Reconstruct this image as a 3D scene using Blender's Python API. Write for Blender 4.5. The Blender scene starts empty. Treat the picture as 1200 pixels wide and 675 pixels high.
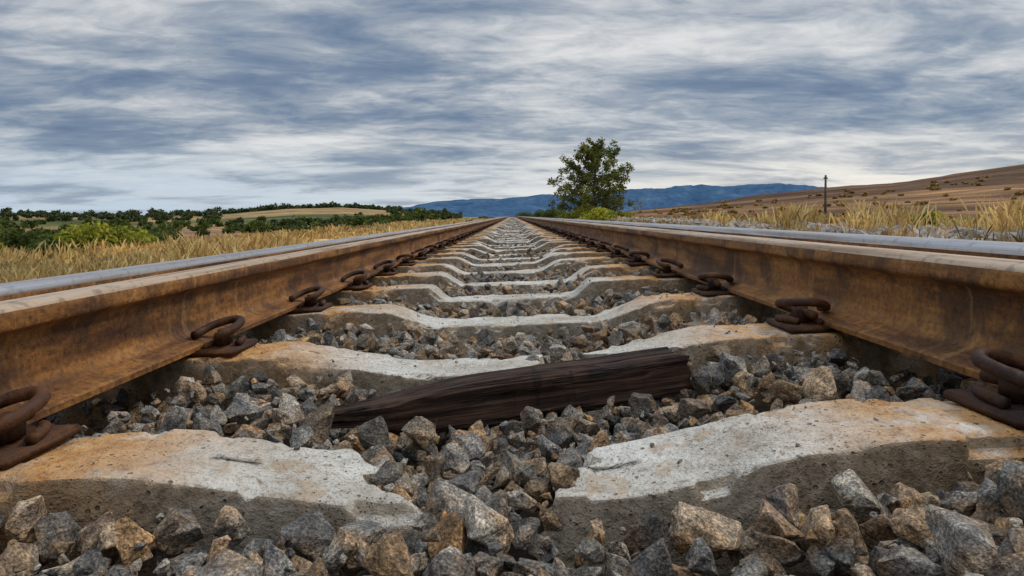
import bpy, bmesh, math, random
import numpy as np
from mathutils import Vector
random.seed(7); rng=np.random.default_rng(11)
scene=bpy.context.scene
CANT=0.040
CAMZ=0.268
F=760.0
# ------------------------------------------------------------ helpers
def vnoise(p,seed=0):
    p=np.asarray(p,dtype=np.float64); i=np.floor(p).astype(np.int64); f=p-i; f=f*f*(3-2*f)
    def h(a,b,c):
        n=(a*374761393+b*668265263+c*2147483647+seed*974634777)&0xffffffff
        n=((n^(n>>13))*1274126177)&0xffffffff
        n=((n^(n>>16))*2246822519)&0xffffffff
        n=n^(n>>15)
        return (n&0xffff)/32767.5-1
    x,y,z=i[:,0],i[:,1],i[:,2]; fx,fy,fz=f[:,0],f[:,1],f[:,2]
    def l(a,b,t): return a+(b-a)*t
    return l(l(l(h(x,y,z),h(x+1,y,z),fx),l(h(x,y+1,z),h(x+1,y+1,z),fx),fy),
             l(l(h(x,y,z+1),h(x+1,y,z+1),fx),l(h(x,y+1,z+1),h(x+1,y+1,z+1),fx),fy),fz)
def fbm(p,oct=4,seed=0,rough=.5):
    p=np.asarray(p,dtype=np.float64); a=1;s=0;t=0
    for o in range(oct):
        s=s+a*vnoise(p*(2**o)+o*17.3,seed+o); t+=a; a*=rough
    return s/t
def ss(a,b,x):
    t=np.clip((x-a)/(b-a),0,1); return t*t*(3-2*t)
def mesh_np(name,V,Fc,mat=None,smooth=False,link=True,colors=None):
    V=np.asarray(V,dtype=np.float32); Fc=np.asarray(Fc,dtype=np.int32)
    me=bpy.data.meshes.new(name); k=Fc.shape[1]; n=len(Fc)
    me.vertices.add(len(V)); me.vertices.foreach_set('co',V.ravel())
    me.loops.add(n*k); me.loops.foreach_set('vertex_index',Fc.ravel())
    me.polygons.add(n); me.polygons.foreach_set('loop_start',np.arange(n,dtype=np.int32)*k)
    me.polygons.foreach_set('loop_total',np.full(n,k,dtype=np.int32))
    me.polygons.foreach_set('use_smooth',np.full(n,smooth,dtype=bool))
    me.update(calc_edges=True)
    if colors is not None:
        ca=me.color_attributes.new('Col','FLOAT_COLOR','POINT')
        c=np.ones((len(V),4),dtype=np.float32); c[:,:3]=colors; ca.data.foreach_set('color',c.ravel())
    if mat: me.materials.append(mat)
    ob=bpy.data.objects.new(name,me)
    if link: scene.collection.objects.link(ob)
    return ob
class NT:
    def __init__(s,nt): s.nt=nt; s.n=nt.nodes; s.l=nt.links
    def add(s,t,**k):
        n=s.n.new(t)
        for a,b in k.items(): setattr(n,a,b)
        return n
    def put(s,sock,v):
        if isinstance(v,bpy.types.NodeSocket): s.l.new(v,sock)
        elif isinstance(v,(tuple,list)) and sock.type=='RGBA' and len(v)==3: sock.default_value=(*v,1)
        else: sock.default_value=v
    def math(s,op,a,b=0,c=0,clamp=False):
        n=s.add('ShaderNodeMath',operation=op,use_clamp=clamp); s.put(n.inputs[0],a); s.put(n.inputs[1],b); s.put(n.inputs[2],c); return n.outputs[0]
    def mix(s,f,a,b,blend='MIX'):
        n=s.add('ShaderNodeMix',data_type='RGBA',blend_type=blend); s.put(n.inputs[0],f); s.put(n.inputs[6],a); s.put(n.inputs[7],b); return n.outputs[2]
    def noise(s,vec,scale,detail=6,rough=.55,dist=0,color=False):
        n=s.add('ShaderNodeTexNoise'); 
        if vec is not None: s.l.new(vec,n.inputs['Vector'])
        n.inputs['Scale'].default_value=scale; n.inputs['Detail'].default_value=detail; n.inputs['Roughness'].default_value=rough; n.inputs['Distortion'].default_value=dist
        return n.outputs[1 if color else 0]
    def vor(s,vec,scale,feature='F1'):
        n=s.add('ShaderNodeTexVoronoi',feature=feature); s.l.new(vec,n.inputs['Vector']); n.inputs['Scale'].default_value=scale; return n.outputs['Distance']
    def ramp(s,f,stops,interp='LINEAR'):
        n=s.add('ShaderNodeValToRGB'); r=n.color_ramp; r.interpolation=interp
        while len(r.elements)<len(stops): r.elements.new(.5)
        for e,(p,c) in zip(r.elements,stops):
            e.position=p; e.color=(*c,1) if isinstance(c,(tuple,list)) else (c,c,c,1)
        s.put(n.inputs[0],f); return n.outputs[0]
    def mapr(s,v,a,b,c=0,d=1,smooth=True):
        n=s.add('ShaderNodeMapRange',interpolation_type='SMOOTHSTEP' if smooth else 'LINEAR'); s.put(n.inputs[0],v)
        for i,q in enumerate((a,b,c,d)): n.inputs[i+1].default_value=q
        return n.outputs[0]
    def scale(s,vec,v,rot=(0,0,0)):
        n=s.add('ShaderNodeMapping'); s.l.new(vec,n.inputs[0]); n.inputs['Scale'].default_value=v; n.inputs['Rotation'].default_value=rot; return n.outputs[0]
    def bump(s,h,strength=.5,dist=.01,normal=None):
        n=s.add('ShaderNodeBump'); s.put(n.inputs['Height'],h); n.inputs['Strength'].default_value=strength; n.inputs['Distance'].default_value=dist
        if normal is not None: s.l.new(normal,n.inputs['Normal'])
        return n.outputs[0]
def newmat(name):
    m=bpy.data.materials.new(name); m.use_nodes=True; t=NT(m.node_tree); b=t.n['Principled BSDF']
    co=t.add('ShaderNodeTexCoord').outputs['Object']; return m,t,b,co
# ------------------------------------------------------------ materials
def mat_rock(name,light=1.0,grey=0.0):
    m,t,b,co=newmat(name)
    g=t.add('ShaderNodeNewGeometry'); r=g.outputs['Random Per Island']
    base=t.ramp(r,[(0,(.09,.086,.08)),(.14,(.19,.182,.168)),(.26,(.105,.10,.094)),(.38,(.27,.245,.21)),(.50,(.13,.115,.10)),(.60,(.25,.175,.105)),(.69,(.19,.18,.165)),(.78,(.10,.096,.092)),(.86,(.26,.15,.065)),(.93,(.17,.145,.115)),(1,(.36,.34,.30))])
    n1=t.noise(co,42,4,.68); n2=t.noise(co,300,2,.7); n3=t.noise(co,13,2,.6)
    rr=t.math('FRACT',t.math('MULTIPLY',r,37.7))
    c=t.mix(t.math('MULTIPLY',t.mapr(n3,.46,.66),.62),base,(.26,.155,.07))
    c=t.mix(1,c,t.ramp(n1,[(.27,(.26,.26,.26)),(.48,(.93,.93,.93)),(.7,(1.8,1.74,1.62))]),'MULTIPLY')
    c=t.mix(1,c,t.ramp(n2,[(.32,(.40,.40,.40)),(.5,(1,1,1)),(.68,(2.0,1.95,1.85))]),'MULTIPLY')
    c=t.mix(1,c,t.ramp(rr,[(0,(.60*light,)*3),(1,(1.38*light,)*3)]),'MULTIPLY')
    if grey: c=t.mix(grey,c,(.36,.34,.31))
    t.put(b.inputs['Base Color'],c); b.inputs['Roughness'].default_value=.8; b.inputs['Specular IOR Level'].default_value=.3
    t.put(b.inputs['Normal'],t.bump(n1,1.0,.012)); return m
M_rock=mat_rock('ballast_stone'); M_gravel=mat_rock('pale_gravel',1.7,.35)
def mat_rust(name,tint=(1,1,1),dark=1.0):
    m,t,b,co=newmat(name)
    st=t.scale(co,(1,.12,1)); n1=t.noise(co,7,4,.6); n2=t.noise(co,90,4,.7); n3=t.noise(st,22,5,.6); n4=t.noise(t.scale(co,(.3,1,.12)),30,4,.6)
    c=t.ramp(n3,[(.28,(.055,.022,.009)),(.43,(.15,.062,.018)),(.56,(.27,.118,.030)),(.75,(.40,.20,.06))])
    c=t.mix(t.math('MULTIPLY',t.mapr(n1,.48,.64),.75),c,(.055,.026,.013))
    c=t.mix(t.math('MULTIPLY',t.mapr(n4,.55,.75),.5),c,(.42,.23,.09))
    c=t.mix(1,c,t.ramp(n2,[(.3,(.45,.43,.41)),(.5,(1,1,1)),(.72,(1.55,1.5,1.4))]),'MULTIPLY')
    c=t.mix(1,c,tuple(v*dark for v in tint),'MULTIPLY')
    t.put(b.inputs['Base Color'],c); t.put(b.inputs['Roughness'],t.mapr(n2,.3,.7,.5,.85)); b.inputs['Specular IOR Level'].default_value=.35
    t.put(b.inputs['Normal'],t.bump(t.math('ADD',n2,t.math('MULTIPLY',n1,1.2)),.65,.004)); return m
M_rust=mat_rust('rail_rust'); M_clip=mat_rust('clip_rust',(.60,.50,.52),.52)
def mat_head(name,col,metal,r0,r1,rustamt):
    m,t,b,co=newmat(name)
    st=t.scale(co,(1,.03,1)); n=t.noise(st,60,5,.6); n2=t.noise(co,40,4,.65)
    c=t.mix(t.math('MULTIPLY',t.mapr(n,.42,.66),rustamt),col,(.20,.11,.055))
    c=t.mix(t.math('MULTIPLY',t.mapr(n2,.52,.68),.6*rustamt),c,(.08,.045,.028))
    t.put(b.inputs['Base Color'],c); b.inputs['Metallic'].default_value=metal
    t.put(b.inputs['Roughness'],t.mapr(n,.3,.7,r0,r1)); t.put(b.inputs['Normal'],t.bump(n2,.25,.002)); return m
M_steel=mat_head('polished_rail_steel',(.66,.61,.57),.95,.24,.45,.5)
M_worn=mat_head('worn_rail_steel',(.58,.43,.29),.45,.38,.6,.75)
def mat_concrete():
    m,t,b,co=newmat('weathered_concrete')
    g=t.add('ShaderNodeNewGeometry'); sp=t.add('ShaderNodeSeparateXYZ'); t.l.new(g.outputs['Position'],sp.inputs[0])
    sn=t.add('ShaderNodeSeparateXYZ'); t.l.new(g.outputs['True Normal'],sn.inputs[0])
    n1=t.noise(co,6,5,.66); n2=t.noise(co,45,5,.74); n3=t.noise(co,230,2,.7); v=t.vor(co,62); v2=t.vor(co,150)
    c=t.ramp(n1,[(.30,(.37,.325,.26)),(.42,(.54,.505,.44)),(.56,(.65,.625,.565)),(.7,(.75,.73,.685))])
    c=t.mix(1,c,t.ramp(n2,[(.30,(.46,.43,.38)),(.44,(.90,.89,.87)),(.55,(1,1,1)),(.75,(1.12,1.11,1.08))]),'MULTIPLY')
    c=t.mix(1,c,t.ramp(n3,[(.34,(.58,.56,.53)),(.48,(1,1,1))]),'MULTIPLY')
    ax=t.math('ABSOLUTE',sp.outputs[0]); sf=t.mapr(ax,.27,.58)
    na=t.noise(co,8,4,.68)
    sf=t.math('MULTIPLY',sf,t.mapr(na,.30,.52),clamp=True)
    c=t.mix(t.math('MULTIPLY',sf,.88),c,t.ramp(n2,[(.3,(.36,.135,.025)),(.65,(.66,.34,.09))]))
    pale=t.math('MULTIPLY',t.mapr(t.noise(co,14,3,.7),.55,.66),.5)
    c=t.mix(pale,c,(.42,.27,.14))
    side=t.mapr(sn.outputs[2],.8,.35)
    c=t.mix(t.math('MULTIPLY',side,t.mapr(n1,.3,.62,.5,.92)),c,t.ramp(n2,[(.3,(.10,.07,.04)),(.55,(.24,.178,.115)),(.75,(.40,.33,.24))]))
    hole=t.math('MULTIPLY',t.mapr(v,.22,.10),t.mapr(n2,.5,.56))
    hole2=t.math('MULTIPLY',t.mapr(v2,.22,.1),t.mapr(na,.48,.56))
    hh=t.math('MAXIMUM',hole,hole2)
    c=t.mix(t.math('MULTIPLY',hh,.75),c,(.15,.12,.09))
    t.put(b.inputs['Base Color'],c); b.inputs['Roughness'].default_value=.88; b.inputs['Specular IOR Level'].default_value=.25
    h=t.math('SUBTRACT',t.math('MULTIPLY',n2,1.4),t.math('MULTIPLY',hh,1.3))
    t.put(b.inputs['Normal'],t.bump(h,.9,.010)); return m
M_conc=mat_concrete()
def mat_wood():
    m,t,b,co=newmat('old_dark_wood')
    st=t.scale(co,(.05,1,1)); n=t.noise(st,130,5,.68); n2=t.noise(t.scale(co,(.05,1,1)),38,4,.6,.3); n3=t.noise(co,12,3,.6); n4=t.noise(t.scale(co,(1,.25,.25)),30,3,.6)
    c=t.ramp(n,[(.3,(.008,.004,.003)),(.5,(.036,.018,.011)),(.70,(.11,.058,.036))])
    c=t.mix(t.mapr(n2,.53,.60),c,(.006,.0035,.003)); c=t.mix(t.math('MULTIPLY',t.mapr(n3,.5,.68),.45),c,(.085,.042,.024))
    c=t.mix(t.math('MULTIPLY',t.mapr(n4,.62,.68),.6),c,(.010,.006,.004))
    t.put(b.inputs['Base Color'],c); b.inputs['Roughness'].default_value=.8; b.inputs['Specular IOR Level'].default_value=.3
    hh=t.math('SUBTRACT',n,t.mapr(n2,.50,.60))
    t.put(b.inputs['Normal'],t.bump(hh,1,.008)); return m
M_wood=mat_wood()
def mat_leaf(name,stops,trans=.3):
    m,t,b,co=newmat(name)
    r=t.add('ShaderNodeNewGeometry').outputs['Random Per Island']
    c=t.ramp(r,stops); n=t.noise(co,.5,2,.5)
    c=t.mix(1,c,t.ramp(n,[(.35,(.65,.7,.65)),(.65,(1.35,1.3,1.1))]),'MULTIPLY')
    t.put(b.inputs['Base Color'],c); b.inputs['Roughness'].default_value=.65; b.inputs['Specular IOR Level'].default_value=.25
    tr=t.add('ShaderNodeBsdfTranslucent'); t.put(tr.inputs[0],c); mx=t.add('ShaderNodeMixShader'); mx.inputs[0].default_value=trans
    t.l.new(b.outputs[0],mx.inputs[1]); t.l.new(tr.outputs[0],mx.inputs[2]); t.l.new(mx.outputs[0],t.n['Material Output'].inputs[0]); return m
M_leaf=mat_leaf('tree_leaves',[(0,(.055,.075,.016)),(.4,(.115,.14,.026)),(.75,(.19,.195,.035)),(1,(.28,.255,.055))],.4)
M_bushg=mat_leaf('bush_leaves',[(0,(.04,.062,.014)),(.5,(.085,.12,.026)),(1,(.16,.185,.04))],.35)
M_bushy=mat_leaf('yellow_green_leaves',[(0,(.17,.19,.02)),(.5,(.32,.33,.035)),(1,(.48,.45,.07))],.4)
M_far=mat_leaf('distant_foliage',[(0,(.03,.05,.022)),(.6,(.065,.09,.034)),(1,(.12,.135,.05))],.15)
M_grass=mat_leaf('dry_grass',[(0,(.26,.16,.065)),(.35,(.50,.33,.14)),(.7,(.70,.50,.22)),(.9,(.80,.62,.33)),(1,(.32,.31,.10))],.4)
M_weed=mat_leaf('dry_weeds',[(0,(.14,.07,.03)),(.4,(.36,.21,.085)),(.8,(.58,.39,.16)),(1,(.22,.22,.05))],.3)
def mat_bark():
    m,t,b,co=newmat('bark'); n=t.noise(t.scale(co,(1,1,.2)),14,4,.65)
    t.put(b.inputs['Base Color'],t.ramp(n,[(.3,(.035,.025,.018)),(.7,(.14,.11,.08))])); b.inputs['Roughness'].default_value=.9
    t.put(b.inputs['Normal'],t.bump(n,.6,.02)); return m
M_bark=mat_bark()
def mat_ground():
    m,t,b,co=newmat('ground_soil')
    a=t.add('ShaderNodeVertexColor',layer_name='Col').outputs[0]
    n2=t.noise(co,2.2,5,.7); n3=t.noise(co,22,4,.7); nf=t.noise(t.scale(co,(.5,2.2,1)),.035,9,.75)
    fw=t.noise(t.scale(co,(.10,1,.3),(0,0,math.radians(24))),.22,6,.7)
    c=t.mix(1,a,t.ramp(nf,[(.32,(.35,.33,.32)),(.46,(.85,.83,.8)),(.52,(1.05,1.03,1)),(.66,(1.9,1.8,1.6))]),'MULTIPLY')
    c=t.mix(1,c,t.ramp(fw,[(.34,(.45,.43,.42)),(.48,(.95,.95,.95)),(.60,(1.5,1.42,1.3))]),'MULTIPLY')
    c=t.mix(1,c,t.ramp(n2,[(.3,(.5,.5,.48)),(.5,(1,1,1)),(.7,(1.55,1.5,1.4))]),'MULTIPLY')
    c=t.mix(1,c,t.ramp(n3,[(.3,(.55,.55,.55)),(.5,(1,1,1)),(.7,(1.4,1.4,1.4))]),'MULTIPLY')
    t.put(b.inputs['Base Color'],c); b.inputs['Roughness'].default_value=.95; b.inputs['Specular IOR Level'].default_value=.1
    t.put(b.inputs['Normal'],t.bump(n2,.6,.03)); return m
M_ground=mat_ground()
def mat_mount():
    m,t,b,co=newmat('mountain_painted_haze'); n=t.noise(co,.006,6,.65); n2=t.noise(co,.03,4,.7)
    c=t.ramp(n,[(.3,(.035,.08,.155)),(.55,(.06,.12,.21)),(.72,(.11,.17,.24))])  # blue distance haze is painted into the mountains' base colour
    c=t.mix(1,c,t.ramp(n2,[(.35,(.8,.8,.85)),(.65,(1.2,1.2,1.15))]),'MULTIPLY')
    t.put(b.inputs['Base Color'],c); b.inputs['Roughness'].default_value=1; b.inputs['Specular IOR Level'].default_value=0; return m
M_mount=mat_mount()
# ------------------------------------------------------------ terrain
def terrain(x,y):
    x=np.asarray(x,float); y=np.asarray(y,float)
    L=np.interp(-x,[0,1.9,3.0,7,9,16,40,80,6000],[-.15,-.17,-.52,-.58,-.7,-1.3,-3.4,-5.2,-5.4])
    R=np.interp(x,[0,1.9,3.0,4.8,5.8,9,10.5,20,60,6000],[-.15,-.17,-.45,-.42,-.12,-.10,-.2,-.5,-1.2,-1.2])
    base=np.where(x<0,L,R)
    yy=np.maximum(y,1); tt=x/yy*F
    pxR=np.interp(tt,[60,110,150,230,300,380,480,600,800,1500],[-8,2,7,15,24,33,40,52,58,60])
    pxL=np.interp(-tt,[40,80,140,200,260,340,450,600,900,1500],[-6,-1,5,9,8,2,-1,0,2,4])
    sR=ss(50,420,y)*ss(14,40,x); sL=ss(230,420,y)*ss(14,40,-x)
    fall=1-ss(900,2500,y)
    z=base+(pxR*420/F+CAMZ-base)*sR*fall
    z=z+(pxL*420/F+CAMZ-base)*sL*fall
    d=np.abs(x); p=np.stack([x,y,0*x],-1).reshape(-1,3)
    n=fbm(p*.35,4,3).reshape(x.shape)*.10*ss(2.2,6,d)*(1-.5*ss(5,7,x)*(1-ss(9,10,x)))
    n=n+fbm(p*.02,5,5).reshape(x.shape)*1.0*ss(15,80,d)
    n=n+fbm(p*.007,6,8,.62).reshape(x.shape)*6.5*ss(90,420,y)*ss(30,120,x)
    z=z+n+np.where(d<2.2,CANT*x,CANT*np.sign(x)*2.2*(1-ss(2.2,4,d)))
    far=ss(430,700,y)*(1-ss(6,30,d)); return z-far*3
def build_ground():
    def sp(a,b,n,k): u=np.linspace(0,1,n); return a+(b-a)*(np.exp(k*u)-1)/(math.exp(k)-1)
    xs=sp(0,6000,190,9.0); xs=np.concatenate([-xs[:0:-1],xs])
    ys=np.concatenate([-sp(0,400,40,5)[:0:-1],sp(0,7000,260,7.5)])
    X,Y=np.meshgrid(xs,ys,indexing='xy'); Z=terrain(X,Y)
    V=np.stack([X,Y,Z],-1).reshape(-1,3); nx=len(xs); ny=len(ys)
    idx=np.arange(nx*ny).reshape(ny,nx)
    Fc=np.stack([idx[:-1,:-1],idx[:-1,1:],idx[1:,1:],idx[1:,:-1]],-1).reshape(-1,4)
    x,y=V[:,0],V[:,1]; d=np.abs(x)
    n=fbm(V*np.array([.012,.03,0]),5,21)[:,None]; n2=fbm(V*.15,4,22)[:,None]
    def C(*c): return np.array(c)[None]
    def mx(a,b,f): f=np.clip(f,0,1); f=f if f.ndim==2 else f[:,None]; return a+(b-a)*f
    straw=C(.40,.29,.14); bed=C(.085,.07,.058); brown=C(.23,.135,.09); green=C(.13,.135,.05); redb=C(.125,.066,.042); grav=C(.30,.28,.25)
    left=mx(straw,green,ss(9,18,d)*.6); left=mx(left,straw*.8,ss(.05,.3,n2)*.5)
    left=mx(left,brown,ss(42,60,y)*ss(9,14,d)); left=mx(left,green*.9,ss(.16,.3,n)*.6*ss(90,160,y)[:,None])
    left=mx(left,C(.30,.21,.11),ss(200,280,y)); left=mx(left,C(.08,.095,.035),ss(.05,.25,n)*ss(230,300,y)[:,None])
    right=mx(straw*.8,grav,ss(4.8,5.6,x)*(1-ss(9.2,10,x)))
    right=mx(right,C(.25,.15,.07),ss(9.5,12,x)); right=mx(right,redb,ss(30,60,y)*ss(10,16,x))
    right=mx(right,C(.23,.14,.07),ss(.06,.18,n)*.7*ss(60,140,y)[:,None]); right=mx(right,C(.06,.045,.022),ss(.0,.3,-n)*.6*ss(100,200,y)[:,None])
    col=np.where((x<0)[:,None],left,right); col=mx(bed+0*col,col,ss(2.1,2.7,d))
    haze=ss(400,2500,np.hypot(x,y)); col=mx(col,C(.16,.20,.25)+0*col,haze*.8)  # aerial haze painted into the far ground's vertex colours
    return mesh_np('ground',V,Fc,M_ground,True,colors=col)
build_ground()
def mountains(name,u,px,dist,seed,depth=700):
    us=np.linspace(u[0],u[-1],260); h=np.interp(us,u,px)
    rows=14; V=[];
    for r in range(rows):
        f=r/(rows-1); prof=math.sin(f*math.pi/2)**1.2 if r<rows-2 else 1
        Y=dist+depth*f; X=us*(dist+depth*.5)/F
        p=np.stack([X*.004,np.full_like(X,Y*.004),0*X],-1)
        Z=h*(dist+depth)/F*prof*(1+.14*fbm(p,5,seed,.6))+ (fbm(p*3,4,seed+4)*22*math.sin(f*3.1416))*np.clip(h/20,0,1)-12
        V.append(np.stack([X,np.full_like(X,Y),Z],-1))
    V=np.concatenate(V); n=len(us); idx=np.arange(rows*n).reshape(rows,n)
    Fc=np.stack([idx[:-1,:-1],idx[:-1,1:],idx[1:,1:],idx[1:,:-1]],-1).reshape(-1,4)
    return mesh_np(name,V,Fc,M_mount,True)
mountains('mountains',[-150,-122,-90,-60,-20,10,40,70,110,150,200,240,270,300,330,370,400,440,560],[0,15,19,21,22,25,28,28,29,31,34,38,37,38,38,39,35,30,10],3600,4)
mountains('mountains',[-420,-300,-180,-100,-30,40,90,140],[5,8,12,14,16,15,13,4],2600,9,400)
# ------------------------------------------------------------ rails
half=[(.070,0),(.070,.010),(.066,.0125),(.034,.021),(.020,.027),(.012,.036),(.0090,.050),(.0085,.075),(.0090,.105),(.0125,.119),(.020,.1255),(.033,.131),(.0355,.134),(.036,.140),(.036,.152),(.0345,.159),(.031,.1645),(.025,.168),(.013,.1705),(0,.171)]
def rail(cx,zoff,topmat,lo=14):
    pts=half+[(-a,b) for a,b in half[-2::-1]]; P=np.array(pts); k=len(P)
    ys=np.concatenate([np.arange(-2,5,.05),np.arange(5,20,.25),np.arange(20,420,4.)])
    V=np.zeros((len(ys),k,3)); V[:,:,0]=P[None,:,0]+cx; V[:,:,2]=P[None,:,1]+zoff; V[:,:,1]=ys[:,None]
    q=V.reshape(-1,3); q[:,0]+=fbm(q*np.array([30,6,30]),3,int(abs(cx*100)))*.0008
    q[:,0]+=.004*np.sin(q[:,1]*.21+cx)*ss(2,10,q[:,1]); q[:,2]+=CANT*q[:,0]
    idx=np.arange(len(ys)*k).reshape(len(ys),k)
    a=idx[:-1,:]; b=idx[1:,:]
    Fc=np.stack([a,np.roll(a,-1,1),np.roll(b,-1,1),b],-1)
    seg=np.tile(np.arange(k),(len(ys)-1,1)); Fc=Fc.reshape(-1,4)
    ob=mesh_np('railway_rail',q,Fc,M_rust); ob.data.materials.append(topmat)
    mi=((seg>=lo)&(seg<k-1-lo)).ravel().astype(np.int32)
    ob.data.polygons.foreach_set('material_index',mi)
    sm=((seg>=11)&(seg<k-1-12))|((seg>=3)&(seg<11))|((seg>=k-12)&(seg<k-4)); ob.data.polygons.foreach_set('use_smooth',sm.ravel())
    return ob
IX=.756; OX=.935
rail(-IX,0,M_worn,15); rail(IX,0,M_worn,15); rail(-OX,.010,M_steel,14); rail(OX,.010,M_steel,14)
# ------------------------------------------------------------ sleepers
SY0=.835; SP=.635
def dip(x,k):
    r=random.Random(k*13+1); o=r.uniform(-.07,.07); a=r.uniform(.16,.27); b=r.uniform(.34,.46); dd=r.uniform(.054,.074)
    if k==0: o,a,b,dd=-.02,.12,.50,.048
    if k==1: o,a,b,dd=-.03,.15,.5,.055
    return dd*(1-ss(a,b,np.abs(x-o)))
def sleeper_geo(k,x0,x1,e0=None,e1=None,nx=None,res=1):
    y0=SY0+SP*k; 
    if res==2: dn,up,tp=12,4,18
    elif res==1: dn,up,tp=4,2,5
    else: dn,up,tp=1,1,1
    S=[(-.108+.021*i/dn,-.2+.194*i/dn) for i in range(dn)]
    S+=[(-.087,-.006),(-.0855,-.002),(-.082,0)]
    S+=[(-.082+.164*i/tp,0.0) for i in range(1,tp)]
    S+=[(.082,0),(.0855,-.002),(.087,-.006)]
    S+=[(.087+.021*i/dn,-.006-.194*i/dn) for i in range(1,dn+1)]
    S=np.array(S); ks=len(S); s=np.linspace(0,1,nx)
    A=x0+(e0(S[:,0],S[:,1]) if e0 else 0*S[:,0]); B=x1+(e1(S[:,0],S[:,1]) if e1 else 0*S[:,0])
    X=A[None]+(B-A)[None]*s[:,None]; Y=np.tile(S[:,0],(nx,1)); Z=np.tile(S[:,1],(nx,1))
    V=np.stack([X,Y,Z],-1).reshape(-1,3)
    def deform(V):
        x,y,z=V[:,0].copy(),V[:,1].copy(),V[:,2].copy()
        p=np.stack([x,y+k*3.1,z],-1)
        top=ss(-.03,0,z)
        edge=np.exp(-((np.abs(y)-.085)/.011)**2)*top
        chip=ss(.14,.40,fbm(p*np.array([22,22,22]),3,50+k))*.017+ss(.15,.5,fbm(p*7,2,51))*.010
        if res<2: chip=chip*.6
        y=y*(1-edge*chip*6)-0; z=z-edge*chip
        z=z+top*(fbm(p*np.array([9,9,0])+1,4,60+k,.6)*.0050)
        z=z-top*ss(.22,.32,fbm(p*np.array([16,16,0])+7,3,160+k))*.0050
        y=y+fbm(p*14,4,70+k,.6)*.0060*np.sign(y)+ fbm(np.stack([x*3.2,0*x+k*3.3,np.sign(y)*5],-1),2,80)*.014
        z=z-dip(x,k)*(.35+.65*ss(-.2,-.05,z))-.012
        yw=y+y0
        return np.stack([x,yw,z+CANT*x],-1)
    idx=np.arange(nx*ks).reshape(nx,ks); a=idx[:-1,:];b=idx[1:,:]
    Q=np.stack([a,np.roll(a,-1,1),np.roll(b,-1,1),b],-1).reshape(-1,4).tolist()
    allV=[V]; off=len(V)
    for end,ring in ((0,idx[0]),(1,idx[-1])):
        rv=V[ring]; c=rv.mean(0); c[2]=-.09
        jag=(e0 if end==0 else e1) is not None
        prev=ring
        for f in (.75,.5,.25):
            w=c+(rv-c)*f
            if jag: w[:,0]+= fbm(w*25+end*9,3,90)*.02*(1 if f<.9 else 0)
            allV.append(w); cur=np.arange(off,off+ks); off+=ks
            for i in range(ks):
                j=(i+1)%ks; fq=[int(prev[i]),int(prev[j]),int(cur[j]),int(cur[i])]
                Q.append(fq[::-1] if end==0 else fq)
            prev=cur
        allV.append(c[None]); ci=off; off+=1
        for i in range(ks):
            j=(i+1)%ks; tq=[int(prev[i]),int(prev[j]),ci]; Q.append(tq[::-1] if end==0 else tq)
    return deform(np.concatenate(allV)),Q
def jag(f,b,seed,amp=.022):
    def e(y,z):
        t=np.clip((y+.087)/.174,0,1)
        p=np.stack([y*1.0,z*1.0,0*y],-1)
        return f+(b-f)*t+fbm(p*38,3,seed)*amp+np.where(z<-.01,z*.25*(-1 if seed%2 else 1),0)
    return e
def add_obj(name,parts,mat,smooth=True):
    V=[];Q=[];o=0
    for v,q in parts:
        V.append(v); Q+= [[i+o for i in f] for f in q]; o+=len(v)
    me=bpy.data.meshes.new(name); me.from_pydata(np.concatenate(V).tolist(),[],Q); me.materials.append(mat)
    if smooth: me.polygons.foreach_set('use_smooth',[True]*len(me.polygons))
    me.validate(); bm=bmesh.new(); bm.from_mesh(me); bmesh.ops.recalc_face_normals(bm,faces=bm.faces); bm.to_mesh(me); bm.free()
    ob=bpy.data.objects.new(name,me); scene.collection.objects.link(ob); return ob
SL=1.25
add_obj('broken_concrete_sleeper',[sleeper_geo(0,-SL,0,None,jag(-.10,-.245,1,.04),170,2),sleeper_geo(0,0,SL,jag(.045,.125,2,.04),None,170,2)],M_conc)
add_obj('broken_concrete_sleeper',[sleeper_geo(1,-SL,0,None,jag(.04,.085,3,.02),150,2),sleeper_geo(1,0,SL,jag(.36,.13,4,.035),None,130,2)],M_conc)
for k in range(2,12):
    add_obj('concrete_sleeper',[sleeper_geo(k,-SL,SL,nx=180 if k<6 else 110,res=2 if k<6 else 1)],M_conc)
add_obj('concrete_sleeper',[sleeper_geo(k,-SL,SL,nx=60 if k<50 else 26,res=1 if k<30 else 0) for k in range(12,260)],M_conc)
add_obj('concrete_sleeper',[sleeper_geo(k,-SL,SL,nx=60,res=1) for k in (-1,-2,-3)],M_conc)
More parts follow.
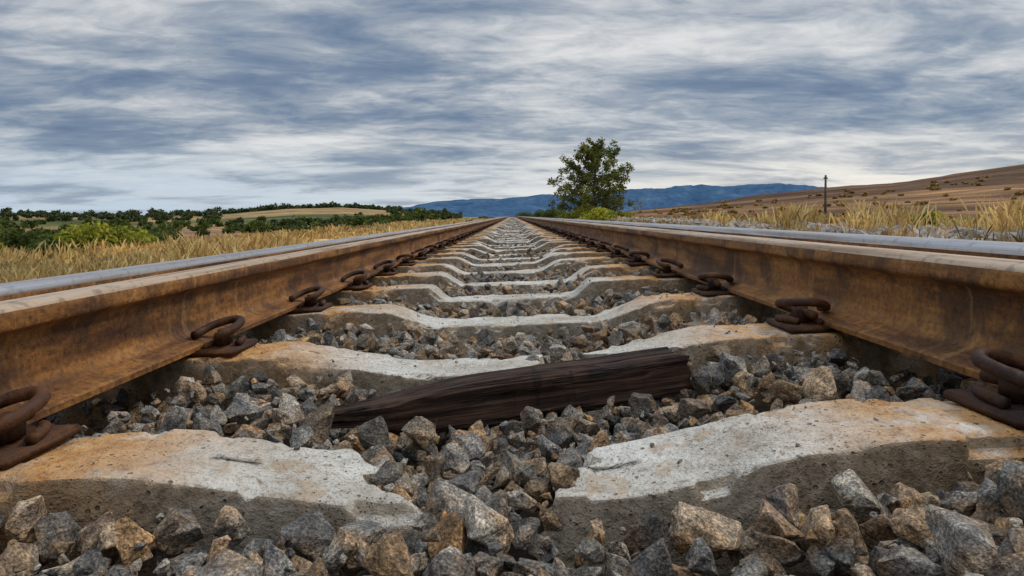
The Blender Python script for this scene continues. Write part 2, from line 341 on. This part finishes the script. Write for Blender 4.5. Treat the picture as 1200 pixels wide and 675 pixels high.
# ------------------------------------------------------------ clips
def catmull(P,n):
    P=np.array(P,float); P=np.vstack([2*P[0]-P[1],P,2*P[-1]-P[-2]]); out=[]
    for i in range(1,len(P)-2):
        for t in np.linspace(0,1,n,endpoint=False):
            a,b,c,d=P[i-1],P[i],P[i+1],P[i+2]
            out.append(.5*((2*b)+(-a+c)*t+(2*a-5*b+4*c-d)*t*t+(-a+3*b-3*c+d)*t**3))
    out.append(P[-2]); return np.array(out)
def tube(path,r,seg=10):
    n=len(path); T=np.gradient(path,axis=0); T/=np.linalg.norm(T,axis=1)[:,None]
    up=np.array([0,0,1.]); N=np.cross(T[0],up); 
    if np.linalg.norm(N)<1e-4: N=np.array([1.,0,0])
    N/=np.linalg.norm(N); V=[]
    R=np.full(n,r) if np.isscalar(r) else r
    for i in range(n):
        N=N-T[i]*np.dot(N,T[i]); N/=np.linalg.norm(N); B=np.cross(T[i],N)
        for j in range(seg):
            a=2*math.pi*j/seg; V.append(path[i]+R[i]*(N*math.cos(a)+B*math.sin(a)))
    Q=[]
    for i in range(n-1):
        for j in range(seg):
            Q.append([i*seg+j,i*seg+(j+1)%seg,(i+1)*seg+(j+1)%seg,(i+1)*seg+j])
    Q.append(list(range(seg))[::-1]); Q.append([(n-1)*seg+j for j in range(seg)])
    return np.array(V),Q
def bbox_geo(x0,x1,y0,y1,za,zb,bev=.003):
    bm=bmesh.new(); bmesh.ops.create_cube(bm,size=1)
    for v in bm.verts: v.co=Vector(((x0+x1)/2+v.co.x*(x1-x0),(y0+y1)/2+v.co.y*(y1-y0),(za+zb)/2+v.co.z*(zb-za)))
    bmesh.ops.bevel(bm,geom=bm.edges[:],offset=bev,segments=2,affect='EDGES')
    bm.verts.ensure_lookup_table(); V=np.array([v.co[:] for v in bm.verts]); Q=[[v.index for v in f.verts] for f in bm.faces]; bm.free(); return V,Q
cp=[(.030,-.052,.024),(.030,-.02,.025),(.031,.022,.025),(.036,.042,.028),(.050,.051,.034),(.063,.038,.041),(.067,.006,.047),(.061,-.026,.051),(.044,-.043,.053),(.020,-.043,.050),(-.006,-.032,.042),(-.022,-.010,.033),(-.025,.018,.030)]
def clip_geo(hi=True):
    parts=[tube(catmull(cp,6 if hi else 3),.0095,10 if hi else 6)]
    parts.append(bbox_geo(-.012,.085,-.068,.068,-.011,.002,.003))
    parts.append(bbox_geo(.003,.014,-.045,.045,-.002,.014,.003))
    parts.append(bbox_geo(.016,.048,-.020,.020,-.002,.038,.007))
    t=catmull([(.056,-.036,.009),(.070,-.012,.012),(.074,.026,.009)],5); parts.append(tube(t,.008,8 if hi else 6))
    V=[];Q=[];o=0
    for v,q in parts: V.append(v); Q+=[[i+o for i in f] for f in q]; o+=len(v)
    return np.concatenate(V),Q
CH=clip_geo(True); CL=clip_geo(False)
parts=[]
for k in range(-2,110):
    y=SY0+SP*k; g=CH if k<10 else CL
    for sx in (-1,1):
        for (edge,dr) in (((IX-.07),-1),((OX+.07),1)):
            if dr==1 and k>25: continue
            v=g[0].copy(); ang=random.uniform(-.16,.16); c,s_=math.cos(ang),math.sin(ang)
            a=v[:,0].copy(); b=v[:,1].copy()
            if dr==-1 and random.random()<.4: b=-b
            moving=v[:,2]>.0025
            a2=np.where(moving,(a-.03)*c-b*s_+.03,a); b2=np.where(moving,(a-.03)*s_+b*c,b)
            x=sx*(edge+dr*a2); z=v[:,2]+(.010 if dr==1 else 0)+CANT*x
            parts.append((np.stack([x,y+b2+random.uniform(-.006,.006),z],-1),g[1]))
add_obj('rail_clips',parts,M_clip,True)
# ------------------------------------------------------------ rocks
def rock_base(seed,level):
    r=random.Random(seed); bm=bmesh.new()
    sx,sy,sz=r.uniform(.85,1.40),r.uniform(.70,1.05),r.uniform(.48,.9)
    n={0:9,1:13,2:14}[level]
    for i in range(n):
        v=Vector((r.gauss(0,1),r.gauss(0,1),r.gauss(0,1))).normalized()*r.uniform(.80,1.10)
        bm.verts.new((v.x*sx,v.y*sy,v.z*sz))
    bmesh.ops.convex_hull(bm,input=bm.verts[:])
    for v in [v for v in bm.verts if not v.link_faces]: bm.verts.remove(v)
    bmesh.ops.dissolve_limit(bm,angle_limit=math.radians(14),verts=bm.verts[:],edges=bm.edges[:])
    if level>0:
        bmesh.ops.bevel(bm,geom=bm.edges[:],offset=.045 if level==1 else .035,segments=1,affect='EDGES')
    bmesh.ops.triangulate(bm,faces=bm.faces[:])
    if level==2:
        bmesh.ops.subdivide_edges(bm,edges=[e for e in bm.edges if e.calc_length()>.22],cuts=2,use_grid_fill=True)
        bmesh.ops.triangulate(bm,faces=bm.faces[:])
    bm.verts.ensure_lookup_table(); bm.verts.index_update()
    V=np.array([v.co[:] for v in bm.verts]); Fc=np.array([[v.index for v in f.verts] for f in bm.faces]); bm.free()
    if level==2:
        nrm=V/np.linalg.norm(V,axis=1)[:,None]
        V=V+nrm*(fbm(V*3.4+seed,3,seed,.62)*.12)[:,None]
    return V,Fc
BASE={l:[rock_base(100*l+i,l) for i in range(20)] for l in (0,1,2)}
def rotm(n):
    q=rng.normal(size=(n,4)); q/=np.linalg.norm(q,axis=1)[:,None]; w,x,y,z=q.T
    return np.stack([1-2*(y*y+z*z),2*(x*y-z*w),2*(x*z+y*w),2*(x*y+z*w),1-2*(x*x+z*z),2*(y*z-x*w),2*(x*z-y*w),2*(y*z+x*w),1-2*(x*x+y*y)],-1).reshape(n,3,3)
def place(P,S,level):
    out=[]; which=rng.integers(0,20,len(P)); R=rotm(len(P))
    for b in range(20):
        m=which==b
        if not m.any(): continue
        V,Fc=BASE[level][b]; v=np.einsum('nij,kj->nki',R[m],V)*S[m][:,None,None]+P[m][:,None,:]
        n=m.sum(); f=Fc[None]+(np.arange(n)*len(V))[:,None,None]; out.append((v.reshape(-1,3),f.reshape(-1,3)))
    return out
def combine(parts):
    V=[];Q=[];o=0
    for v,f in parts: V.append(v);Q.append(f+o);o+=len(v)
    return np.concatenate(V),np.concatenate(Q)
PA=np.array([-.335,1.13,-.076]); PB=np.array([.320,1.27,-.043])   # plank axis, track-local
def in_sleeper(x,y,marg):
    k=np.round((y-SY0)/SP); yy=y-(SY0+SP*k); t=np.clip((yy+.087)/.174,0,1)
    ins=(np.abs(yy)<.10+marg)
    g0=(k==0)&(x>-.10-.145*t-marg*.5)&(x<.045+.08*t+marg*.5)
    g1=(k==1)&(x>.06+marg*.5)&(x<.36-.23*t-marg*.5)
    return ins&~g0&~g1
def zb(x,y):
    p=np.stack([x,y,0*x],-1)
    z=-.058-.040*(1-ss(.12,.50,np.abs(x)))+fbm(p*5,3,31)*.020
    z=z+.018*np.exp(-((x+.03)/.16)**2-((y-.84)/.16)**2)+.010*(1-ss(.62,.74,y))
    z=z-.018*np.exp(-((x)/.4)**2-((y-1.35)/.12)**2)
    z=z+.02*ss(1.2,1.5,np.abs(x))-.14*ss(1.5,2.3,np.abs(x))
    return z
def layer(x0,x1,y0,y1,sp,smin,smax,zo,zj,keep,level,marg=.0,rails=True):
    xs=np.arange(x0,x1,sp); ys=np.arange(y0,y1,sp); X,Y=np.meshgrid(xs,ys); X=X.ravel()+rng.uniform(-.5,.5,X.size)*sp; Y=Y.ravel()+rng.uniform(-.5,.5,Y.size)*sp
    m=rng.random(X.size)<keep; S=rng.uniform(0,1,X.size)**1.6*(smax-smin)+smin
    m&=~in_sleeper(X,Y,S*.45+marg)
    if rails: m&=~((np.abs(X)>.69-S*.5)&(np.abs(X)<1.03+S*.4))
    X,Y,S=X[m],Y[m],S[m]; Z=zb(X,Y)+zo+rng.uniform(-zj,zj,len(X))
    s=(X-PA[0])/(PB[0]-PA[0]); ly=PA[1]+(PB[1]-PA[1])*s; lz=PA[2]+(PB[2]-PA[2])*s
    under=(s>-.02)&(s<1.04)&(Y>ly-.085)&(Y<ly+.06)
    Z=np.where(under,np.minimum(Z,lz-.026-S*.75),Z)+CANT*X
    return place(np.stack([X,Y,Z],-1),S,level)
P=[]
P+=layer(-.75,.75,.42,1.75,.036,.018,.029,-.012,.008,1,2)
P+=layer(-.75,.75,.70,1.75,.060,.023,.042,.008,.012,.8,2)
P+=layer(-.75,.75,.42,.72,.062,.025,.043,.006,.012,.9,2)
P+=layer(-.75,.75,.42,1.75,.026,.005,.013,.008,.012,.4,1)
P+=layer(-.75,.75,1.75,5.5,.038,.018,.030,-.012,.008,1,1)
P+=layer(-.75,.75,1.75,5.5,.07,.022,.036,.006,.008,.7,1)
P+=layer(-.75,.75,5.5,24,.055,.026,.038,-.010,.01,1,0)
P+=layer(-.75,.75,5.5,24,.12,.026,.038,.008,.01,.6,0)
P+=layer(-.75,.75,24,110,.12,.05,.075,-.025,.015,1,0)
P+=layer(-.75,.75,-1.2,.42,.06,.026,.038,-.01,.01,1,1)
def under(x0,x1,y0,y1,sp,s0,s1,zo): return layer(x0,x1,y0,y1,sp,s0,s1,zo,.008,1,0,rails=False)
P+=under(.66,1.06,-1,12,.045,.018,.026,-.026); P+=under(-1.06,-.66,-1,12,.045,.018,.026,-.026)
P+=under(1.05,2.4,-1,25,.06,.024,.040,0); P+=under(-2.4,-1.05,-1,25,.06,.024,.040,0)
P+=under(1.05,2.3,25,90,.14,.06,.08,-.01); P+=under(-2.3,-1.05,25,90,.14,.06,.08,-.01)
sp_=[(.098,1.445,-.040,.031),(-.16,.86,-.072,.030),(-.21,.99,-.06,.034),(.02,.84,-.078,.030),(-.14,1.0,-.065,.032),(.05,1.50,-.07,.02),(-.03,.78,-.08,.034),(-.08,.90,-.07,.03),(-.48,1.70,-.03,.02)]
SPn=np.array(sp_); P+=place(np.stack([SPn[:,0],SPn[:,1],SPn[:,2]+CANT*SPn[:,0]],-1),SPn[:,3],2)
# crumbs of stone and broken concrete resting on the sleeper tops
n=120; cx_=rng.uniform(-.6,.6,n); ck=rng.integers(0,5,n); cy_=SY0+SP*ck+rng.uniform(-.07,.07,n); cs=rng.uniform(.0018,.0055,n)
ok=~((ck==0)&(cx_>-.26)&(cx_<.15))&~((ck==1)&(cx_>.02)&(cx_<.4))
cz_=np.array([-float(dip(np.array([a]),int(b))[0]) for a,b in zip(cx_,ck)])-.012+cs*.5
P+=place(np.stack([cx_,cy_,cz_+CANT*cx_],-1)[ok],cs[ok],0)
V,Q=combine(P); mesh_np('ballast',V,Q,M_rock); print('ballast tris',len(Q))
def scatter(n,x0,x1,y0,y1,s0,s1,seed):
    r=np.random.default_rng(seed); y=y0*np.exp(r.random(n)*math.log(y1/y0)); x=r.uniform(x0,x1,n); s=(s0+(s1-s0)*r.random(n)**2.5)*(1+y*.015)
    return np.stack([x,y,terrain(x,y)+s*.25],-1),s
p,s=scatter(17000,4.9,9.8,2.5,70,.03,.17,5)
V,Q=combine(place(p,s,0)); mesh_np('gravel_bank',V,Q,M_gravel)
# ------------------------------------------------------------ wooden plank
def plank():
    nx,na,nb=130,11,9; L=.685; W=.092; T=.072
    ring=[]
    for i in range(na): ring.append((-1+2*i/na,1))
    for i in range(nb): ring.append((1,1-2*i/nb))
    for i in range(na): ring.append((1-2*i/na,-1))
    for i in range(nb): ring.append((-1,-1+2*i/nb))
    R=np.array(ring)*.97; k=len(R); V=[];Q=[]
    for i in range(nx):
        s=i/(nx-1); tw=.35+.65*ss(0,.30,s); th=.34+.66*ss(0,.42,s)
        x=(s-.5)*L*np.ones(k); y=R[:,0]*W/2*tw; z=R[:,1]*T/2*th
        if i in(0,nx-1): x=x+fbm(np.stack([R[:,0]*4,R[:,1]*4,0*x+i],-1),3,5)*.024-.010*R[:,1]*(1 if i else -1)
        p=np.stack([x*2.5,R[:,0]*3,R[:,1]*3],-1); d=fbm(p,4,77,.6)*.006
        q=np.stack([x*1.2,y*110,z*110],-1); d=d+fbm(q,2,78)*.0022
        sp1=np.exp(-((R[:,1]-.15-.5*(s-.6))/.09)**2)*ss(.35,.45,s)*(1-ss(.86,.9,s))*(R[:,0]<-.9)
        sp2=np.exp(-((R[:,0]+.25-.35*(s-.5))/.08)**2)*ss(.5,.6,s)*(R[:,1]>.9)
        d=d-(sp1+sp2)*.010
        yy=y+R[:,0]*d; zz=z+R[:,1]*d+fbm(np.stack([x*5,0*x,0*x],-1),2,3)*.005
        V.append(np.stack([x,yy,zz],-1))
    V=np.concatenate(V)
    for i in range(nx-1):
        for j in range(k): Q.append([i*k+j,i*k+(j+1)%k,(i+1)*k+(j+1)%k,(i+1)*k+j])
    Q.append(list(range(k))[::-1]); Q.append([(nx-1)*k+j for j in range(k)])
    return V,Q
ob=add_obj('wooden_plank',[plank()],M_wood,False)
A=Vector(PA); A.z+=CANT*A.x; B=Vector(PB); B.z+=CANT*B.x; d=(B-A).normalized()
ob.location=(A+B)/2; ob.rotation_euler=d.to_track_quat('X','Z').to_euler()
# ------------------------------------------------------------ grass
def grass(name,tx,ty,per,h0,h1,spread,mat,seed,wk=.0006,w0=.003):
    r=np.random.default_rng(seed); n=len(tx)*per
    bx=np.repeat(tx,per)+r.normal(0,1,n)*np.repeat(spread*(1+ty*.01),per); by=np.repeat(ty,per)+r.normal(0,1,n)*np.repeat(spread*(1+ty*.01),per)
    bz=terrain(bx,by)-.02; th=np.repeat(r.uniform(h0,h1,len(tx)),per)*r.uniform(.45,1.1,n)
    a=r.uniform(0,2*math.pi,n); lean=r.uniform(.08,.60,n)*th; dx,dy=np.cos(a)*lean,np.sin(a)*lean
    w=(w0+wk*by)*r.uniform(.6,1.4,n); b=r.uniform(0,math.pi,n); wx,wy=np.cos(b)*w,np.sin(b)*w*.5
    def P(f,k,ws): return np.stack([bx+dx*f**2+wx*ws,by+dy*f**2+wy*ws,bz+th*k],-1)
    hd=r.uniform(.5,2.6,n)
    V=np.stack([P(0,0,-.7),P(0,0,.7),P(.55,.55,-.7),P(.55,.55,.7),P(.85,.84,-hd),P(.85,.84,hd),P(1,.97,-.1+0*hd),P(1,.97,.1+0*hd)],1).reshape(-1,3); o=(np.arange(n)*8)[:,None]
    Fc=np.concatenate([o+np.array([[0,1,3,2]]),o+np.array([[2,3,5,4]]),o+np.array([[4,5,7,6]])])
    return mesh_np(name,V,Fc,mat)
r=np.random.default_rng(3)
def logy(n,a,b): return a*np.exp(r.random(n)*math.log(b/a))
n=5600; ty=logy(n,2.2,110); tx=-r.uniform(2.6,7.0,n)-r.random(n)**3*3
kn=fbm(np.stack([tx*.6,ty*.25,0*tx],-1),3,9); kp=kn>-.22
tall=kn>.12
grass('dry_grass',tx[kp&~tall],ty[kp&~tall],20,.12,.34,.10,M_grass,1); grass('dry_grass',tx[kp&tall],ty[kp&tall],22,.32,.58,.10,M_grass,11)
n=3000; ty=logy(n,2.5,120); tx=r.uniform(9.6,19,n)
kp=fbm(np.stack([tx*.5,ty*.2,0*tx],-1),3,19)>-.12; grass('dry_grass',tx[kp],ty[kp],20,.15,.56,.12,M_weed,2)
n=1700; ty=logy(n,6,120); tx=r.uniform(2.5,5.6,n); grass('dry_grass',tx,ty,14,.10,.40,.08,M_weed,4)
ty=np.array([11.6,12.4,13.5,9.8,15,21,24,30,13,10.5,18,16,27,12.0,19,14.2,22]); tx=np.array([7.1,6.6,7.4,7.7,8.9,9.6,11,9.5,9.2,8.0,11.5,9.6,8.4,8.3,7.5,6.1,7.2])
grass('tall_dry_weed',tx,ty,110,.40,.76,.17,M_grass,6)
n=2000; ty=logy(n,20,120); tx=-r.uniform(8,20,n); grass('dry_grass',tx,ty,10,.2,.5,.3,M_weed,8)
# ------------------------------------------------------------ foliage
def leaves(C,rad,per,size,r,flat=.8):
    n=len(C)*per; c=np.repeat(C,per,0); R=np.repeat(rad,per)
    d=r.normal(size=(n,3)); d/=np.linalg.norm(d,axis=1)[:,None]; d*= (r.random(n)**.45)[:,None]
    p=c+d*R[:,None]*np.array([1,1,flat]); s=size*r.uniform(.5,1.3,n)
    a=r.normal(size=(n,3)); a/=np.linalg.norm(a,axis=1)[:,None]; b=np.cross(a,r.normal(size=(n,3))); b/=np.linalg.norm(b,axis=1)[:,None]
    a=a*s[:,None]; b=b*s[:,None]*.55
    V=np.stack([p-a,p+b,p+a,p-b],1).reshape(-1,3); return V,np.arange(n*4).reshape(-1,4)
def limb(p0,p1,r0,r1,bend,rr,seg=6,n=6):
    p0=np.array(p0);p1=np.array(p1); L=np.linalg.norm(p1-p0)
    P_=[p0]+[p0+(p1-p0)*t+rr.normal(size=3)*bend*L for t in(.35,.7)]+[p1]; path=catmull(P_,n)
    return tube(path,np.linspace(r0,r1,len(path)),seg),path
def tree(name,x,y,H,W,seed):
    rr=np.random.default_rng(seed); zb_=float(terrain(np.array([x]),np.array([y]))[0])-.1; parts=[]
    tk,path=limb((x,y,zb_),(x+.1,y,zb_+H*.93),H*.022,H*.003,.012,rr,10,8); parts.append(tk)
    C=[];Rd=[]
    def prof(f): return np.interp(f,[.06,.15,.3,.45,.6,.75,.88,.96,1],[.62,.93,1,.98,.86,.68,.46,.26,.05])*W/2
    for i in range(72):
        f=.04+.90*(i+rr.random())/72; a=i*2.4+rr.normal()*.3; R=prof(min(f+.08,1))*rr.uniform(.66,1.18)
        st=path[int(np.clip(f*.85,0,.99)*len(path))]; en=np.array([x+math.cos(a)*R,y+math.sin(a)*R,zb_+H*min(f+.12,.97)+rr.normal()*.15])
        t,p=limb(st,en,H*.008*(1.1-f),.012,.05,rr); parts.append(t)
        for q in (.42,.65,.85,1.0):
            c=st+(en-st)*q+rr.normal(size=3)*.22; C.append(c); Rd.append(rr.uniform(.26,.54)*(1.15-.4*f))
            t,_=limb(st+(en-st)*max(q-.25,.1),c,.02,.006,.05,rr,4,2); parts.append(t)
    for i in range(8): C.append(np.array([x,y,zb_+H*rr.uniform(.88,1.0)])+rr.normal(size=3)*np.array([.2,.2,.05])); Rd.append(.2)
    e=bpy.data.objects.new(name,None); scene.collection.objects.link(e)
    tr=add_obj('trunk_and_limbs',parts,M_bark); V,Q=leaves(np.array(C),np.array(Rd),62,.115,rr,1.05); lf=mesh_np('foliage',V,Q,M_leaf)
    tr.parent=e; lf.parent=e
tree('tree',7.6,60,7.2,7.6,5)
def bushgeo(x,y,w,h,seed,per,size,ncl=14):
    rr=np.random.default_rng(seed); z=float(terrain(np.array([x]),np.array([y]))[0])
    u=rr.uniform(-1,1,(ncl,2)); C=np.stack([x+u[:,0]*w*.34,y+u[:,1]*w*.34,z+h*(.15+.5*rr.random(ncl)*(1-.5*np.abs(u[:,0])))],-1)
    return leaves(C,rr.uniform(.14,.28,ncl)*w,per,size,rr,min(1,h/w*1.2))
def bush(x,y,w,h,mat,seed,per=220,size=.09,name='bush'):
    V,Q=bushgeo(x,y,w,h,seed,per,size); return mesh_np(name,V,Q,mat)
def at(u,y): return u*y/F
for i,(u,y,w,h,mt) in enumerate([(-478,27,2.8,1.8,M_bushy),(-440,33,2.0,1.5,M_bushy),(-575,30,2.4,1.7,M_bushg),(-600,40,3.0,2.5,M_bushg),(-530,42,2.5,2.2,M_bushg),(-420,44,2.2,1.5,M_bushg),(-545,24,1.6,1.0,M_bushg),
    (-590,54,3.2,3.3,M_bushg),(-500,58,3,3.0,M_bushg),(-640,28,2.6,1.7,M_bushy),(-455,62,3,2.8,M_bushg),(-550,64,3,3.4,M_bushg),(-400,70,3,2.6,M_bushg)]):
    bush(at(u,y),y,w,h,mt,200+i,260,.085+.0012*y)
for i,(u,y,w,h,mt) in enumerate([(103,40,2.4,1.25,M_bushy),(70,58,2.6,1.5,M_bushy),(34,75,3.2,1.7,M_bushg),(50,70,3.4,1.9,M_bushg),(92,58,3.2,1.8,M_bushy),(130,60,2.4,1.1,M_bushy),(-30,90,3,1.0,M_bushg),(18,95,3.4,1.4,M_bushg)]):
    bush(at(u,y),y,w,h,mt,260+i,200,.09)
bush(9.9,16,1.2,.75,M_bushy,290,200,.04); bush(9.0,14.2,.7,.6,M_bushy,291,160,.035); bush(11.8,20,1.2,.7,M_bushg,292,180,.05)
L=[]; rr=np.random.default_rng(77)
for i in range(420):
    y=66*math.exp(rr.random()*math.log(4.6)); u=-rr.uniform(90,760)
    if u*y/F>-12: continue
    cl_=float(fbm(np.array([[u*y/F*.012,y*.03,0.]]),3,44)[0])
    if cl_<-.02 and y<240: continue
    if -400<u<-190 and y<170: continue
    w=rr.uniform(1.4,3.6)*(1+y/280); h=w*rr.uniform(.5,.95)
    if y<110: h*=.8
    L.append(bushgeo(u*y/F,y,w,h,1000+i,50,.16+.0016*y,8))
V,Q=combine(L); mesh_np('shrubs',V,Q,M_bushg)
L=[]
for i in range(500):
    y=rr.uniform(320,470); u=-rr.uniform(60,900)
    if i>400: y=rr.uniform(405,440); u=-rr.uniform(130,330)
    elif -330<u<-150:
        if rr.random()<.5: continue
        y=rr.uniform(240,270)
    w=rr.uniform(3.5,7.5); h=w*rr.uniform(.55,1.0)*(1 if rr.random()<.8 else 1.4)
    if i>400: h*=.75
    L.append(bushgeo(u*y/F,y,w,h,3000+i,30,.75,7))
V,Q=combine(L); mesh_np('distant_trees',V,Q,M_far)
L=[]
for i in range(240):
    y=55*math.exp(rr.random()*math.log(5)); u=rr.uniform(130,780); w=rr.uniform(.5,1.5)*(1+y/200)
    L.append(bushgeo(u*y/F,y,w,w*rr.uniform(.35,.6),7000+i,36,.10+.0014*y,6))
V,Q=combine(L); mesh_np('hillside_scrub',V,Q,M_weed)
# ------------------------------------------------------------ pole
px_,py_=367*62/F,62.; pz=float(terrain(np.array([px_]),np.array([py_]))[0])
pp=[tube(np.array([(px_,py_,pz-.3),(px_+.02,py_,pz+2.5),(px_+.05,py_,pz+4.8)]),np.array([.13,.11,.09]),10),
    bbox_geo(px_-.16,px_+.24,py_-.06,py_+.06,pz+4.42,pz+4.51,.01)]
for dx in(-.10,.18): pp.append(tube(np.array([(px_+dx,py_,pz+4.51),(px_+dx,py_,pz+4.62)]),.03,8))
add_obj('utility_pole',pp,M_bark)
# ------------------------------------------------------------ world
w=bpy.data.worlds.new('World'); scene.world=w; w.use_nodes=True; t=NT(w.node_tree); bg=t.n['Background']
SUN_EL,SUN_AZ=50,70
sky=t.add('ShaderNodeTexSky',sky_type='NISHITA'); sky.sun_disc=False; sky.sun_elevation=math.radians(SUN_EL); sky.sun_rotation=math.radians(SUN_AZ)
g=t.add('ShaderNodeTexCoord').outputs['Generated']; sp=t.add('ShaderNodeSeparateXYZ'); t.l.new(g,sp.inputs[0])
z=t.math('MAXIMUM',sp.outputs[2],0); den=t.math('ADD',z,.12)
cb=t.add('ShaderNodeCombineXYZ'); t.put(cb.inputs[0],t.math('DIVIDE',sp.outputs[0],den)); t.put(cb.inputs[1],t.math('DIVIDE',sp.outputs[1],den))
v=t.scale(cb.outputs[0],(.80,1.30,1),(0,0,math.radians(-20)))
v2=t.scale(cb.outputs[0],(.30,.60,1),(0,0,math.radians(14)))
n1=t.noise(v,1.05,7,.60,.45); n2=t.noise(v2,1.0,3,.5,.3); n3=t.noise(v,4.2,5,.62,.7)
f=t.math('ADD',t.math('ADD',t.math('MULTIPLY',n1,.50),t.math('MULTIPLY',n2,.32)),t.math('MULTIPLY',n3,.18))
K=10
cr=t.ramp(f,[(.37,(.12,.18,.30)),(.44,(.19,.26,.38)),(.49,(.32,.38,.47)),(.535,(.52,.56,.62)),(.585,(.72,.74,.77)),(.66,(.88,.89,.90))])
hz=t.mapr(z,.0,.13,1,0)
xr=t.mapr(sp.outputs[0],-.5,.5,0,1)
hc=t.mix(xr,(.54,.66,.80),(.98,.95,.89))
cr=t.mix(t.math('MULTIPLY',hz,t.mapr(n1,.38,.56,.40,1)),cr,hc)
zen=t.mapr(z,.33,.9,1,2.5); 
cz=t.add('ShaderNodeCombineXYZ'); 
for i in range(3): t.put(cz.inputs[i],t.math('MULTIPLY',zen,K*(1.0,.98,.945)[i]))
cl=t.mix(1,cr,cz.outputs[0],'MULTIPLY')
fin=t.mix(.94,sky.outputs[0],cl)
t.put(bg.inputs[0],fin); bg.inputs[1].default_value=.1
sun=bpy.data.lights.new('sun','SUN'); sun.energy=1.5; sun.angle=math.radians(10); sun.color=(1,.91,.78)
so=bpy.data.objects.new('sun',sun); scene.collection.objects.link(so)
el,az=math.radians(SUN_EL),math.radians(SUN_AZ); dv=Vector((math.sin(az)*math.cos(el),math.cos(az)*math.cos(el),math.sin(el)))
so.rotation_euler=dv.to_track_quat('Z','Y').to_euler()
# ------------------------------------------------------------ camera
cam=bpy.data.cameras.new('camera'); co=bpy.data.objects.new('camera',cam); scene.collection.objects.link(co); scene.camera=co
cam.sensor_width=36; cam.lens=36*F/1200; cam.shift_y=-84.5/1200; cam.clip_start=.02; cam.clip_end=20000
co.location=(0,0,CAMZ); co.rotation_euler=(math.radians(90),0,0)
scene.view_settings.view_transform='Standard'; scene.view_settings.look='None'; scene.view_settings.exposure=0
